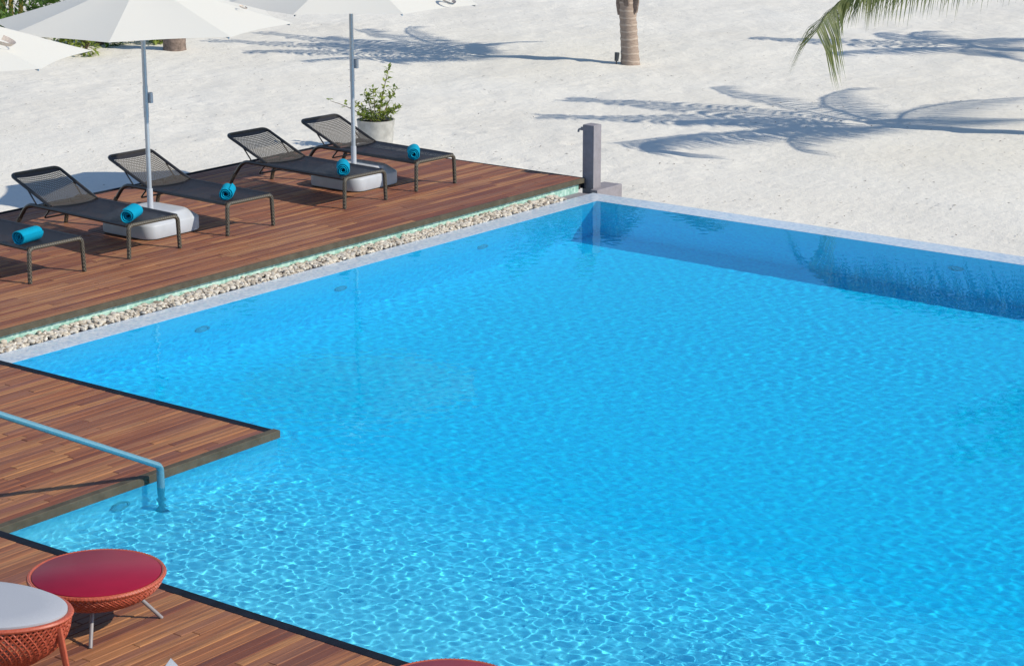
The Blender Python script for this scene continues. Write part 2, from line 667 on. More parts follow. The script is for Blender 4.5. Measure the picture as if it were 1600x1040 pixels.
def deck(name, label, x_left, x1, y0, y1, z, matkey, lens, seed):
    rnd = random.Random(seed)
    base = MB()
    xl = min(x_left(y0), x_left(y1))
    base.box((xl, y0 + .01, z - .13), (x1 - .01, y1, z - .026))
    d = base.build(name, M['under'])
    tag(d, label, None, None, 'structure')
    n = int((y1 - y0) / PITCH_P)
    for r_ in range(n):
        y = y0 + r_ * PITCH_P
        x = x_left(y) - rnd.uniform(0, .5)
        while x < x1 - .01:
            L_ = rnd.choice(lens)
            if x + L_ > x1 - .35:
                L_ = x1 - x
            o = obj('plank', plank_mesh(L_ - .004, M[matkey], matkey), d)
            o.location = (x, y, z + rnd.uniform(-.0015, .0015))
            x += L_
    return d


upper = deck('upper_deck', 'reddish hardwood sun deck carrying the row of loungers', lambda y: 10.9 + (y - 14.47) * .82, 20.22, 14.50, 18.3, DECK_U, 'wood_upper', [1.2, 1.6, 2.0, 2.4], 2)
lower = deck('lower_deck', 'brown hardwood deck corner jutting out into the pool', lambda y: 7.6 + (y - 10.85) * .7, 11.18, 10.90, 14.45, DECK_L, 'wood_lower', [.6, .9, 1.2, 1.6], 3)
near = deck('near_deck', 'brown hardwood deck carrying the red table in the foreground', lambda y: 5.6 + (y - 5.0) * .12, 8.52, 5.0, 10.88, DECK_L, 'wood_lower', [.9, 1.3, 1.8, 2.2], 6)


def strip(name, lo, hi, mat, parent, bev=.004):
    b = MB()
    b.box(lo, hi, bev)
    return b.build(name, M[mat], parent)


strip('fascia_board', (10.6, 14.462, DECK_U - .052), (20.22, 14.497, DECK_U + .002), 'fascia', upper)
strip('end_board', (20.222, 14.462, DECK_U - .12), (20.25, 18.3, DECK_U + .002), 'dark_trim', upper)
strip('back_board', (11.0, 18.302, DECK_U - .12), (20.25, 18.33, DECK_U + .002), 'dark_trim', upper)
strip('fascia_board', (X_NEAR + .008, 10.83, DECK_L - .057), (11.272, 10.897, DECK_L + .002), 'fascia', lower)
strip('edge_trim', (11.184, 10.9, DECK_L - .055), (11.27, 14.45, DECK_L - .004), 'dark_trim', lower)
strip('edge_trim', (8.524, 5.0, DECK_L - .055), (8.606, 10.828, DECK_L - .004), 'dark_trim', near)
g_ = MB()
g_.box((-6, -6, -.3), (5.55, 13.5, DECK_L - .03))
tag(g_.build('terrace', M['concrete']), 'grey terrace beside the near deck', None, None, 'structure')

# ------------------------------------------------------------------ loungers
def net(b, fn, nu, nv, wu, wv, seg):
    """ribbons along u and v on the surface fn(u, v); wu, wv are ribbon half widths in u, v"""
    for k in range(nu):
        u = (k + .5) / nu
        vs, fs = [], []
        for s in range(seg + 1):
            v = s / seg
            vs += [fn(u - wu, v), fn(u + wu, v)]
            if s:
                fs.append((2 * s - 2, 2 * s - 1, 2 * s + 1, 2 * s))
        b.add(vs, fs)
    for k in range(nv):
        v = (k + .5) / nv
        vs, fs = [], []
        for s in range(5):
            u = s / 4
            p0, p1 = fn(u, v - wv), fn(u, v + wv)
            vs += [(p0[0], p0[1], p0[2] + .0012), (p1[0], p1[1], p1[2] + .0012)]
            if s:
                fs.append((2 * s - 2, 2 * s - 1, 2 * s + 1, 2 * s))
        b.add(vs, fs)


LW, SEAT_Z = .62, .33
HINGE, B_Y, B_Z = 1.26, 1.875, .59


def back_fn(u, v):
    x = .035 + u * (LW - .07)
    edge = 1 - abs(2 * u - 1) ** 2.5
    y0 = HINGE - .03 - .1 * edge
    y = y0 + (B_Y - y0) * v
    t_ = v ** 1.25
    z = SEAT_Z + .02 + (B_Z - SEAT_Z - .024) * t_ - .035 * math.sin(PI * v) * edge
    return (x, y, z)


def seat_fn(u, v):
    x = .02 + u * (LW - .04)
    y = .02 + v * (HINGE - .02)
    return (x, y, SEAT_Z + .006 - .012 * math.sin(PI * u) * math.sin(PI * v))


def round_path(pts, r=.06, n=5):
    out = [Vector(pts[0])]
    for k in range(1, len(pts) - 1):
        a_, b_, c_ = Vector(pts[k - 1]), Vector(pts[k]), Vector(pts[k + 1])
        p0 = b_ + (a_ - b_).normalized() * r
        p1 = b_ + (c_ - b_).normalized() * r
        for s in range(n + 1):
            q = s / n
            out.append(p0 * (1 - q) ** 2 + b_ * 2 * q * (1 - q) + p1 * q * q)
    out.append(Vector(pts[-1]))
    return out


def make_lounger():
    root = empty('sun_lounger', (0, 0, 0))
    RY = 1.60
    for sx, x in ((-1, 0.0), (1, LW)):
        b = MB()
        b.tube(round_path([(x, .02, SEAT_Z - .005), (x, RY, SEAT_Z - .005), (x, RY + .17, .12)], .1), .021, 8)
        b.build('side_rail', M['bronze_tube'], root, True)
        b = MB()
        b.tube([(x + sx * .004, RY + .135, .165), (x + sx * .008, RY + .19, .08), (x + sx * .012, RY + .215, 0)], [.0225, .023, .021], 8)
        b.build('leg', M['woven'], root, True)
        b = MB()
        b.tube(round_path([(x - sx * .05, 0.004, SEAT_Z - .006), (x, 0.0, SEAT_Z - .008), (x + sx * .012, -.004, 0)], .045), [.019] * 2 + [.0215] * 4 + [.022, .021], 8)
        b.build('leg', M['woven'], root, True)
    b = MB()
    b.tube([(.05, .004, SEAT_Z - .006), (LW - .05, .004, SEAT_Z - .006)], .019, 8)
    b.build('front_rail', M['woven'], root, True)
    b = MB()
    b.tube([(0, RY - .12, SEAT_Z - .02), (LW, RY - .12, SEAT_Z - .02)], .013, 6)
    b.build('cross_bar', M['bronze_tube'], root, True)
    b = MB()
    b.tube([(0, HINGE, SEAT_Z - .02), (LW, HINGE, SEAT_Z - .02)], .013, 6)
    b.build('cross_bar', M['bronze_tube'], root, True)
    b = MB()
    net(b, seat_fn, 64, 110, .0064, .0034, 8)
    b.build('seat', M['seat_net'], root)
    b = MB()
    net(b, back_fn, 26, 28, .0088, .0082, 14)
    bk = b.build('backrest', M['net'], root)
    b = MB()
    z0 = SEAT_Z + .012
    b.tube(round_path([(.02, HINGE - .02, z0), (.012, B_Y, B_Z), (LW - .012, B_Y, B_Z), (LW - .02, HINGE - .02, z0)], .07), .017, 8)
    b.build('backrest_frame', M['bronze_tube'], bk, True)
    b = MB()                                    # dark hem folded over the head end
    vs, fs = [], []
    for s in range(9):
        u = s / 8
        vs += [Vector(back_fn(u, .9)) + Vector((0, 0, .004)), Vector(back_fn(u, 1.0)) + Vector((0, 0, .006))]
        if s:
            fs.append((2 * s - 2, 2 * s - 1, 2 * s + 1, 2 * s))
    b.add(vs, fs)
    b.build('head_hem', M['bronze_tube'], bk)
    for x in (.02, LW - .02):
        b = MB()
        b.tube([(x, HINGE + .39, SEAT_Z + .185), (x, HINGE + .2, SEAT_Z - .012)], .008, 6)
        b.build('support_strut', M['bronze_tube'], root)
    b = MB()
    b.tube(round_path([(.05, HINGE + .02, SEAT_Z - .01), (.05, HINGE + .14, .2), (LW - .05, HINGE + .14, .2), (LW - .05, HINGE + .02, SEAT_Z - .01)], .03), .009, 6)
    b.build('under_bracket', M['bronze_tube'], root)
    return root


lproto = make_lounger()
L_SPOTS = [(12.945, 15.58, -2.2, 'dark mesh sun lounger cut off by the left picture edge'),
           (14.205, 15.60, -3.5, 'dark mesh sun lounger left of the nearer umbrella base'),
           (15.535, 15.575, -2.5, 'dark mesh sun lounger right of the nearer umbrella pole'),
           (17.262, 15.52, -3, 'dark mesh sun lounger in front of the farther umbrella base'),
           (18.46, 15.515, -3.5, 'dark mesh sun lounger nearest the potted plant')]
for k, (x, y, a_, lab) in enumerate(L_SPOTS):
    o = lproto if k == 0 else copy_tree(lproto)
    o.location = (x, y, DECK_U + .001)
    o.rotation_euler = (0, 0, R(a_))
    tag(o, lab, 'sun lounger', 'sun loungers in a row on the upper deck')

# ------------------------------------------------------------------ rolled towels
def towel_mesh(seed):
    rnd = random.Random(seed)
    b = MB()
    n, turns, L_ = 72, 3.2, .29
    th = .0115
    vs, fs = [], []
    ph = rnd.uniform(0, 6.28)
    for k in range(n + 1):
        q = k / n
        a_ = ph + q * turns * 2 * PI
        r0 = .012 + .056 * q
        wob = 1 + .045 * math.sin(3 * a_ + seed)
        for rr in (r0 * wob, (r0 + th) * wob):
            for j, yy in enumerate((0, .02, .5, .98, 1)):
                e = .006 if j in (0, 4) else 0
                r2 = rr - e if rr > r0 * wob else rr + e
                tele = .012 * math.sin(5 * q + seed)
                vs.append((r2 * math.cos(a_), (yy - .5) * L_ + tele, r2 * math.sin(a_) * .93))
    for k in range(n):
        o = k * 10
        for j in range(4):
            fs.append((o + j, o + j + 1, o + 11 + j, o + 10 + j))
            fs.append((o + 5 + j, o + 15 + j, o + 16 + j, o + 6 + j))
        fs.append((o, o + 10, o + 15, o + 5))
        fs.append((o + 4, o + 9, o + 19, o + 14))
    e = n * 10
    for j in range(4):
        fs.append((e + j, e + j + 1, e + 6 + j, e + 5 + j))
    b.add(vs, fs)
    return b.mesh('rolled_towel', M['towel'], True)


T_SPOTS = [(13.13, 15.80, -34, 'turquoise rolled towel on the lounger at the left picture edge'),
           (14.38, 15.74, -16, 'turquoise rolled towel on the lounger left of the nearer umbrella'),
           (15.73, 15.77, -6, 'turquoise rolled towel on the lounger right of the nearer umbrella pole'),
           (17.42, 15.68, -4, 'turquoise rolled towel on the lounger before the farther umbrella'),
           (18.6, 15.67, -6, 'turquoise rolled towel on the lounger nearest the potted plant')]
for k, (x, y, a_, lab) in enumerate(T_SPOTS):
    o = obj('rolled_towel', towel_mesh(k))
    o.location = (x, y, DECK_U + SEAT_Z + .074)
    o.rotation_euler = (0, 0, R(a_ - 45))
    tag(o, lab, 'towel', 'rolled towels on the loungers')

# ------------------------------------------------------------------ umbrellas
def umbrella(cx, cy, rot, eave, apex, rad, label, lean=(0, 0), strap=None, base=True):
    root = empty('patio_umbrella', (cx, cy, DECK_U))
    tag(root, label, 'umbrella', 'white umbrellas behind the loungers')
    ez, az = eave - DECK_U, apex - DECK_U
    ap = Vector((lean[0], lean[1], az))
    cor = [Vector((lean[0] + rad * math.cos(R(rot + 45 * k)), lean[1] + rad * math.sin(R(rot + 45 * k)), ez)) for k in range(8)]
    N = 8
    for k in range(8):
        a_, c_ = cor[k], cor[(k + 1) % 8]
        b = MB()
        idx = {}
        for i in range(N + 1):
            q = i / N
            for j in range(i + 1):
                s = j / i if i else 0
                p = ap.lerp(a_, q).lerp(ap.lerp(c_, q), s)
                sag = math.sin(PI * s) * q
                p = p + Vector((0, 0, -.035 * sag * (1 - q) + .006 * q))
                p = p + (Vector((ap.x, ap.y, p.z)) - p) * (.045 * sag * q * q)     # hem curves inwards
                p.z -= .05 * q * (1 - q)
                idx[i, j] = len(b.v)
                b.v.append(tuple(p))
        for i in range(N):
            for j in range(i + 1):
                b.f.append((idx[i, j], idx[i + 1, j], idx[i + 1, j + 1]))
                if j < i:
                    b.f.append((idx[i, j], idx[i + 1, j + 1], idx[i, j + 1]))
        b.build('canopy_panel', M['white_fabric'], root, True)
        b = MB()
        b.tube([ap + Vector((0, 0, -.06)), ap.lerp(a_, .5) + Vector((0, 0, -.045)), ap.lerp(a_, .975) + Vector((0, 0, -.02))], .009, 6)
        mid = ap.lerp(a_, .48) + Vector((0, 0, -.05))
        b.tube([mid, (ap.x * .8, ap.y * .8, ez + .06)], .008, 6)
        b.build('rib', M['pole'], root)
    b = MB()
    b.tube([(0, 0, .2), ap + Vector((0, 0, .03))], .0235, 14)
    pole = b.build('pole', M['pole'], root, True)
    b = MB()
    b.tube([(0, 0, .2), (0, 0, .44)], .031, 14)
    b.build('pole_sleeve', M['base'], pole, True)
    b = MB()
    hz = 1.38
    b.tube([(0, 0, hz - .2), (0, 0, hz + .12)], .027, 14)
    b.box((.018, -.055, hz - .055), (.05, -.018, hz + .055), .006)
    b.build('crank_housing', M['pole'], pole)
    b = MB()
    b.tube([(0, 0, ez + .02), (0, 0, ez + .11)], .045, 12)
    b.build('runner', M['pole'], root, True)
    b = MB()
    b.lathe([(.0, .10), (.02, .09), (.028, .05), (.03, 0)], 12, (ap.x, ap.y, ap.z))
    b.build('finial', M['pole'], root, True)
    if base:
        b = MB()
        h, s, c_ = .23, .385, .13

        def ring(s_, c2, z):
            out_ = []
            for q_, (sx_, sy_) in enumerate(((1, 1), (-1, 1), (-1, -1), (1, -1))):
                for k_ in range(6):
                    an = R(90 * q_ + 18 * k_)
                    out_.append((sx_ * (s_ - c2) + c2 * math.cos(an), sy_ * (s_ - c2) + c2 * math.sin(an), z))
            return out_
        rings = [ring(s - .006, c_, .012), ring(s, c_, .03), ring(s, c_, h * .6), ring(s - .006, c_, h * .66), ring(s - .02, c_, h * .71), ring(s - .085, c_ * .85, h - .012), ring(s - .1, c_ * .83, h - .002), ring(s - .12, c_ * .8, h)]
        m_ = len(rings[0])
        b.v = [p_ for r_ in rings for p_ in r_]
        for q in range(len(rings) - 1):
            b.f += [(q * m_ + k, q * m_ + (k + 1) % m_, (q + 1) * m_ + (k + 1) % m_, (q + 1) * m_ + k) for k in range(m_)]
        b.f.append(tuple((len(rings) - 1) * m_ + k for k in range(m_)))
        b.f.append(tuple(range(m_ - 1, -1, -1)))
        wb = b.build('weighted_base', M['base'], root, True)
        for sx in (-1, 1):
            for sy in (-1, 1):
                b = MB()
                b.lathe([(.03, 0), (.03, .02)], 10, (sx * .27, sy * .27, 0), True, True)
                b.build('foot', M['dark_lamp'], wb)
    if strap:
        k, q, s, w, ln = strap
        a_, c_ = cor[k % 8], cor[(k + 1) % 8]
        p = ap.lerp(a_, q).lerp(ap.lerp(c_, q), s)
        out = ((a_ + c_) / 2 - ap)
        out.z = 0
        out.normalize()
        side = Vector((-out.y, out.x, 0))
        b = MB()
        vs, fs = [], []
        slope = ((a_ + c_) / 2 - ap).normalized()
        nrm = side.cross(slope).normalized()
        nrm = nrm if nrm.z > 0 else -nrm
        for i in range(19):
            t_ = i / 18 * PI * 1.9
            c0 = p + side * (ln * .34 * math.cos(t_)) + slope * (ln * .5 * math.sin(t_)) + nrm * .03
            vs += [c0, c0 + nrm * w * .6 + (c0 - p).normalized() * w * .6]
            if i:
                fs.append((2 * i - 2, 2 * i - 1, 2 * i + 1, 2 * i))
        b.add(vs, fs)
        b.build('tie_strap', M['strap'], root, True)
    return root


umbrella(12.39, 16.29, 4.3, 2.27, 2.76, 1.55, 'white umbrella canopy reaching in from the left picture edge', strap=(6, .64, .04, .05, .28))
umbrella(15.22, 16.37, 35, 2.285, 2.76, 1.53, 'white umbrella on the grey base between the second and third loungers', strap=(5, .7, .88, .012, .08))
umbrella(18.335, 16.337, 18, 2.24, 2.72, 1.52, 'white umbrella standing in front of the potted plant', strap=(5, .93, .68, .035, .15))

# ------------------------------------------------------------------ foot shower pillar
root = empty('shower_pillar', (20.30, 14.39, SAND))
tag(root, 'grey square shower pillar on a plinth at the pool corner', 'shower')
b = MB()
b.box((0, 0, .0), (.15, .155, .96), .006)
b.build('post', M['concrete'], root)
b = MB()
b.box((-.06, -.10, -.1), (.44, -.004, .225), .006)
b.box((.152, -.004, -.1), (.44, .155, .222), .004)
b.build('plinth', M['concrete'], root)
b = MB()
b.tube(round_path([(.03, .153, .9), (.03, .235, .895), (.03, .24, .86)], .02), .012, 8)
b.box((.02, .155, .885), (.04, .2, .925), .004)
b.build('tap', M['grey_leg'], root, True)

# ------------------------------------------------------------------ handrail into the pool
root = empty('handrail', (9.95, 10.72, -.48))
tag(root, 'brushed steel handrail sloping down into the pool steps', 'handrail')
b = MB()
pth = round_path([(0, 0, -.02), (0, 0, .635), (-1.62, 0, 1.48), (-1.62, 0, .52)], .035, 6)
b.tube(pth, .031, 10, True, .75)
rl = b.build('rail', M['steel'], root, True)
rl.cycles.is_caustics_receiver = True
b = MB()
b.lathe([(.05, 0), (.05, .01), (.035, .016)], 16, (0, 0, 0), True, True)
b.build('foot_plate', M['steel'], root, True)

# ------------------------------------------------------------------ underwater lamps
def pool_lamp(x, y, z, ny, label):
    root = empty('pool_lamp', (x, y, z))
    if ny:
        root.rotation_euler = (PI / 2, 0, 0)
    else:
        root.rotation_euler = (0, -PI / 2, 0)
    tag(root, label, 'pool lamp', 'round lamps set in the pool walls')
    b = MB()
    b.lathe([(.085, 0), (.085, .014), (.06, .02), (.056, .008)], 20)
    rg = b.build('ring', M['lamp_ring'], root, True)
    b = MB()
    b.lathe([(.001, .014), (.056, .010)], 20)
    ln = b.build('lens', M['lens'], root)
    rg.cycles.is_caustics_receiver = ln.cycles.is_caustics_receiver = True
    return root


pool_lamp(13.6, Y_LEFT - .002, -.62, True, 'round lamp in the left pool wall nearest the lower deck')
pool_lamp(15.5, Y_LEFT - .002, -.62, True, 'middle round lamp in the pool wall beside the pebbles')
pool_lamp(17.75, Y_LEFT - .002, -.62, True, 'round lamp in the left pool wall nearest the shower pillar')
pool_lamp(9.68, Y_STEP - .002, -.25, True, 'round lamp under the lower deck edge beside the handrail')
pool_lamp(X_FAR - .002, 9.55, -.55, False, 'round lamp in the shaded far pool wall')

# ------------------------------------------------------------------ red table, ottoman, cushion
def lattice(b, prof, n, w, seg, lift=.002, turns=.22):
    """two families of diagonal strands over a surface of revolution given by prof(v) -> (r, z)"""
    for fam in (-1, 1):
        for k in range(n):
            a0 = 2 * PI * k / n
            pts = []
            for s in range(seg + 1):
                v = s / seg
                r_, z = prof(v)
                r_ += lift * (1 if (s + k + (fam > 0)) % 2 else -1)
                a_ = a0 + fam * v * turns * 2 * PI
                pts.append((r_ * math.cos(a_), r_ * math.sin(a_), z))
            b.tube(pts, w, 4, False)


def ring_tube(b, r_, z, w, n=48):
    pts = [(r_ * math.cos(2 * PI * k / n), r_ * math.sin(2 * PI * k / n), z) for k in range(n + 1)]
    b.tube(pts, w, 8, False)


def round_table(loc, rz, label):
    root = empty('side_table', loc, rz)
    tag(root, label, 'table', 'round red tables')
    H_, R_ = .33, .385
    b = MB()
    b.lathe([(.02, H_ - .012), (R_ - .02, H_ - .012), (R_ - .016, H_ - .006), (R_ - .016, H_), (R_ - .02, H_ + .003), (.0005, H_ + .003)], 64)
    b.build('table_top', M['crimson'], root, True)
    b = MB()
    ring_tube(b, R_ - .002, H_ - .012, .014, 64)
    for k in range(110):                       # binding strands round the rim
        a_ = 2 * PI * k / 110
        c_ = Vector((math.cos(a_), math.sin(a_), 0))
        tg = Vector((-math.sin(a_), math.cos(a_), 0)) * .009
        o_ = c_ * (R_ - .002) + Vector((0, 0, H_ - .012))
        b.tube([o_ + c_ * .006 + Vector((0, 0, .0125)) - tg, o_ + c_ * .0145, o_ + Vector((0, 0, -.0145)) + tg], .003, 4, False)
    b.build('rim', M['coral'], root, True)
    b = MB()

    def prof(v):
        a_ = v * 1.25
        return (R_ - .004) * math.cos(a_) ** .8 * (1 - .12 * v) + .02 * v, H_ - .02 - .155 * math.sin(a_)
    lattice(b, prof, 104, .005, 16, .0016, .1)
    b.build('basket', M['coral'], root, True)
    for ang, rad_ in ((219, .325), (327, .365), (92, .33)):
        a_ = R(ang)
        d_ = Vector((math.cos(a_), math.sin(a_), 0))
        b = MB()
        b.tube([d_ * .19 + Vector((0, 0, .2)), d_ * rad_ + Vector((0, 0, .0))], [.0125, .0115], 10)
        b.build('leg', M['grey_leg'], root, True)
    return root


round_table((7.9, 9.08, DECK_L), 0, 'crimson topped round table with coral woven basket beside the pool')
round_table((7.88, 6.46, DECK_L), R(25), 'crimson table top just showing at the bottom picture edge')


def ottoman(loc, rz, label, ex=1.0, ey=1.0):
    root = empty('ottoman', loc, rz)
    tag(root, label, 'ottoman', 'coral woven ottomans')
    R_, H_ = .405, .37

    def oval(b_):
        b_.v = [(x * ex, y * ey, z) for x, y, z in b_.v]
        return b_

    def prof(v):
        return R_ * (1 - .06 * v - .30 * v ** 3), H_ - .27 * v
    b = MB()
    lattice(b, prof, 92, .0058, 14, .0024, .075)
    oval(b).build('basket', M['coral'], root, True)
    b = MB()
    ring_tube(b, R_, H_, .014, 64)
    ring_tube(b, R_ * .64, H_ - .27, .012, 48)
    oval(b).build('rim', M['coral'], root, True)
    b = MB()
    b.lathe([(.02, H_ - .03), (R_ - .03, H_ - .03), (R_ - .012, H_ - .005), (R_ - .012, H_ + .022), (R_ - .035, H_ + .036), (R_ - .12, H_ + .042), (.0005, H_ + .044)], 64)
    oval(b).build('cushion', M['grey_cushion'], root, True)
    for k in range(4):
        a_ = R(-12 + 90 * k)
        d_ = Vector((math.cos(a_), math.sin(a_), 0))
        b = MB()
        b.tube([d_ * (R_ - .005) + Vector((0, 0, H_ - .03)), d_ * (R_ + .035) + Vector((0, 0, 0))], [.017, .013], 8)
        oval(b).build('leg', M['coral'], root, True)
    return root


ottoman((7.06, 9.15, DECK_L), R(-67), 'coral woven ottoman with grey cushion at the left picture edge', 1.4, .83)
ottoman((6.42, 6.9, DECK_L), .4, 'coral woven ottoman below the bottom picture edge, under the grey cushion')
b = MB()
n = 14
vs, fs = [], []
for side in (-1, 1):
    for i in range(n + 1):
        for j in range(n + 1):
            u, v = 2 * i / n - 1, 2 * j / n - 1
            puff = (max(0, 1 - u ** 4) * max(0, 1 - v ** 4)) ** .5
            pin = 1 - .07 * (1 - abs(u * v))
            vs.append((u * .2 * pin, side * .065 * puff, .2 + v * .2 * pin))
for side in (0, 1):
    o_ = side * (n + 1) ** 2
    for i in range(n):
        for j in range(n):
            q = (o_ + i * (n + 1) + j, o_ + (i + 1) * (n + 1) + j, o_ + (i + 1) * (n + 1) + j + 1, o_ + i * (n + 1) + j + 1)
            fs.append(q if side == 0 else q[::-1])
b.add(vs, fs)
pil = b.build('scatter_cushion', M['grey_cushion'], None, True)
pil.location = (6.45, 6.88, DECK_L + .425)
pil.rotation_euler = (R(-14), R(12), R(35))
tag(pil, 'tip of a grey scatter cushion at the bottom picture edge', 'cushion')

# ------------------------------------------------------------------ plants
def leaf(b, p, d, up, L_, w):
    d = d.normalized()
    s = d.cross(up)
    s = s.normalized() if s.length > 1e-4 else Vector((1, 0, 0))
    m_ = p + d * L_ * .5 + Vector((0, 0, -.04 * L_))
    e = p + d * L_ + Vector((0, 0, -.18 * L_))
    b.add([p, m_ + s * w, e, m_ - s * w], [(0, 1, 2), (0, 2, 3)])


def rdir(rnd, zmin=-.3):
    while True:
        v = Vector((rnd.uniform(-1, 1), rnd.uniform(-1, 1), rnd.uniform(zmin, 1)))
        if .1 < v.length < 1:
            return v.normalized()


rnd = random.Random(8)
pot_p = Vector((21.55, 18.80, SAND))
root = empty('potted_plant', pot_p)
tag(root, 'leafy green shrub in a round white pot behind the far lounger', 'plant')
b = MB()
b.lathe([(.19, 0), (.215, .02), (.23, .2), (.25, .4), (.255, .42), (.235, .42), (.215, .37), (.001, .37)], 32, (0, 0, 0), False, True)
b.build('pot', M['planter'], root, True)
b = MB()
b.lathe([(.215, .385), (.1, .4), (.001, .405)], 24)
b.build('soil', M['soil'], root, True)
b, lf = MB(), MB()
# image right is (+.61, -.79) in the ground plane
RT = Vector((math.sin(YAW), -math.cos(YAW), 0))
FW = Vector((math.cos(YAW), math.sin(YAW), 0))
branches = [(-.02, 0, .80, -.02), (.10, .05, 1.08, .14), (.2, .1, .78, .2), (-.18, 0, .62, -.2), (.22, -.05, .58, .25), (-.08, .1, .72, -.12), (.05, -.1, .68, .08), (-.3, .1, .62, -.45), (.1, .1, .5, .16), (-.14, -.12, .5, -.17)]
for rx, ry, h, ex in branches:
    p0 = RT * rx * .3 + FW * ry * .5 + Vector((0, 0, .40))
    p2 = RT * ex * 1.35 + FW * ry * 1.6 + Vector((0, 0, .40 + (h - .40) * 1.08))
    p1 = (p0 + p2) / 2 + Vector((0, 0, .05)) - RT * (ex - rx) * .2
    pts = [p0 * (1 - q) ** 2 + p1 * 2 * q * (1 - q) + p2 * q * q for q in (0, .2, .4, .6, .8, 1)]
    b.tube(pts, [.008, .007, .006, .005, .004, .003], 5)
    thin = ex < -.4
    for k in range(46 if not thin else 10):
        q = rnd.uniform(.3, 1) if not thin else rnd.choice([.6, .62, .97, 1.0])
        i = min(4, int(q * 5))
        p = pts[i].lerp(pts[i + 1], q * 5 - i) + Vector((rnd.gauss(0, .02), rnd.gauss(0, .02), rnd.gauss(0, .02)))
        leaf(lf, p, rdir(rnd, -.1), Vector((0, 0, 1)), rnd.uniform(.06, .105), rnd.uniform(.017, .027))
for k in range(230):                            # low growth along the pot rim
    a_ = rnd.uniform(0, 6.28)
    rr = rnd.uniform(.05, .22)
    p = Vector((rr * math.cos(a_), rr * math.sin(a_), .41 + rnd.uniform(0, .09)))
    leaf(lf, p, rdir(rnd, 0), Vector((0, 0, 1)), rnd.uniform(.04, .08), rnd.uniform(.01, .018))
b.build('stem', M['stem'], root)
tag(lf.build('foliage', M['leaf'], root), kind='stuff')


def bush(x, y, rx, h, n, label, mat='shrub', seed=0, leafl=.12):
    rn = random.Random(seed)
    root = empty('beach_shrub', (x, y, SAND))
    tag(root, label, 'shrub', 'green shrubs behind the umbrellas')
    b, s_ = MB(), MB()
    for k in range(7):
        a_ = rn.uniform(0, 6.28)
        s_.tube([(0, 0, -.02), (rx * .4 * math.cos(a_), rx * .4 * math.sin(a_), h * .5), (rx * .7 * math.cos(a_), rx * .7 * math.sin(a_), h * .85)], [.02, .013, .006], 5)
    s_.build('branches', M['stem'], root)
    lumps = [(Vector((rn.uniform(-.7, .7) * rx, rn.uniform(-.7, .7) * rx, rn.uniform(.3, .85) * h)), rn.uniform(.25, .45) * min(rx, h)) for k in range(12)]
    for k in range(n):
        c_, r_ = rn.choice(lumps)
        d_ = rdir(rn, -1)
        p = c_ + d_ * r_ * rn.uniform(.5, 1.1)
        p.z = max(.03, p.z)
        leaf(b, p, (d_ + rdir(rn, -.2)), Vector((0, 0, 1)), leafl * rn.uniform(.7, 1.3), leafl * .22)
    tag(b.build('foliage', M[mat], root), kind='stuff')
    return root


bush(25.0, 30.2, .9, .75, 1500, 'dark green shrub showing between the two left canopies', seed=1)
bush(25.45, 28.9, .42, .55, 500, 'bright green sprig growing in the sand below the umbrella hem', 'leaf', 2, .14)
bush(26.5, 29.6, .8, .55, 1100, 'low green shrub left of the nearer umbrella pole', seed=3)
bush(27.3, 29.0, .4, .3, 350, 'small green shrub between the umbrella pole and the grey trunk', 'leaf', 4)


def areca(x, y, label, seed, h=2.6):
    rn = random.Random(seed)
    root = empty('cane_palm', (x, y, SAND))
    tag(root, label, 'palm', 'cane palms in the far left corner')
    for k in range(7):
        a_, rr = rn.uniform(0, 6.28), rn.uniform(.05, .4)
        b = MB()
        p = Vector((rr * math.cos(a_), rr * math.sin(a_), 0))
        q = p * 1.6 + Vector((0, 0, h * rn.uniform(.6, .8)))
        b.tube([p, (p + q) / 2, q], [.05, .042, .035], 7)
        b.build('cane', M['cane'], root, True)
    fo = MB()
    for k in range(1700):
        d_ = rdir(rn, -.2)
        p = Vector((d_.x * .9, d_.y * .9, h * .1 + abs(d_.z) * h * rn.uniform(.1, 1)))
        leaf(fo, p, d_ + Vector((0, 0, -.3)), Vector((0, 0, 1)), rn.uniform(.2, .45), .018)
    tag(fo.build('foliage', M['shrub'], root), kind='stuff')


areca(26.3, 32.0, 'clump of yellow caned palms at the top left corner', 5)
areca(24.9, 32.6, 'leafy cane palm clump cut by the left picture edge', 6)

# ------------------------------------------------------------------ coconut palms
def un(px, py, z):
    """ground point seen at a picture position; used once to survey where things stand"""
    cp, sp = math.cos(PITCH), math.sin(PITCH)
    fw = Vector((math.cos(YAW) * cp, math.sin(YAW) * cp, -sp))
    up = RT.cross(fw)
    d_ = fw + RT * ((px - 800) / FPX) - up * ((py - 520) / FPX)
    return Vector((0, 0, 5)) + d_ * ((z - 5) / d_.z)


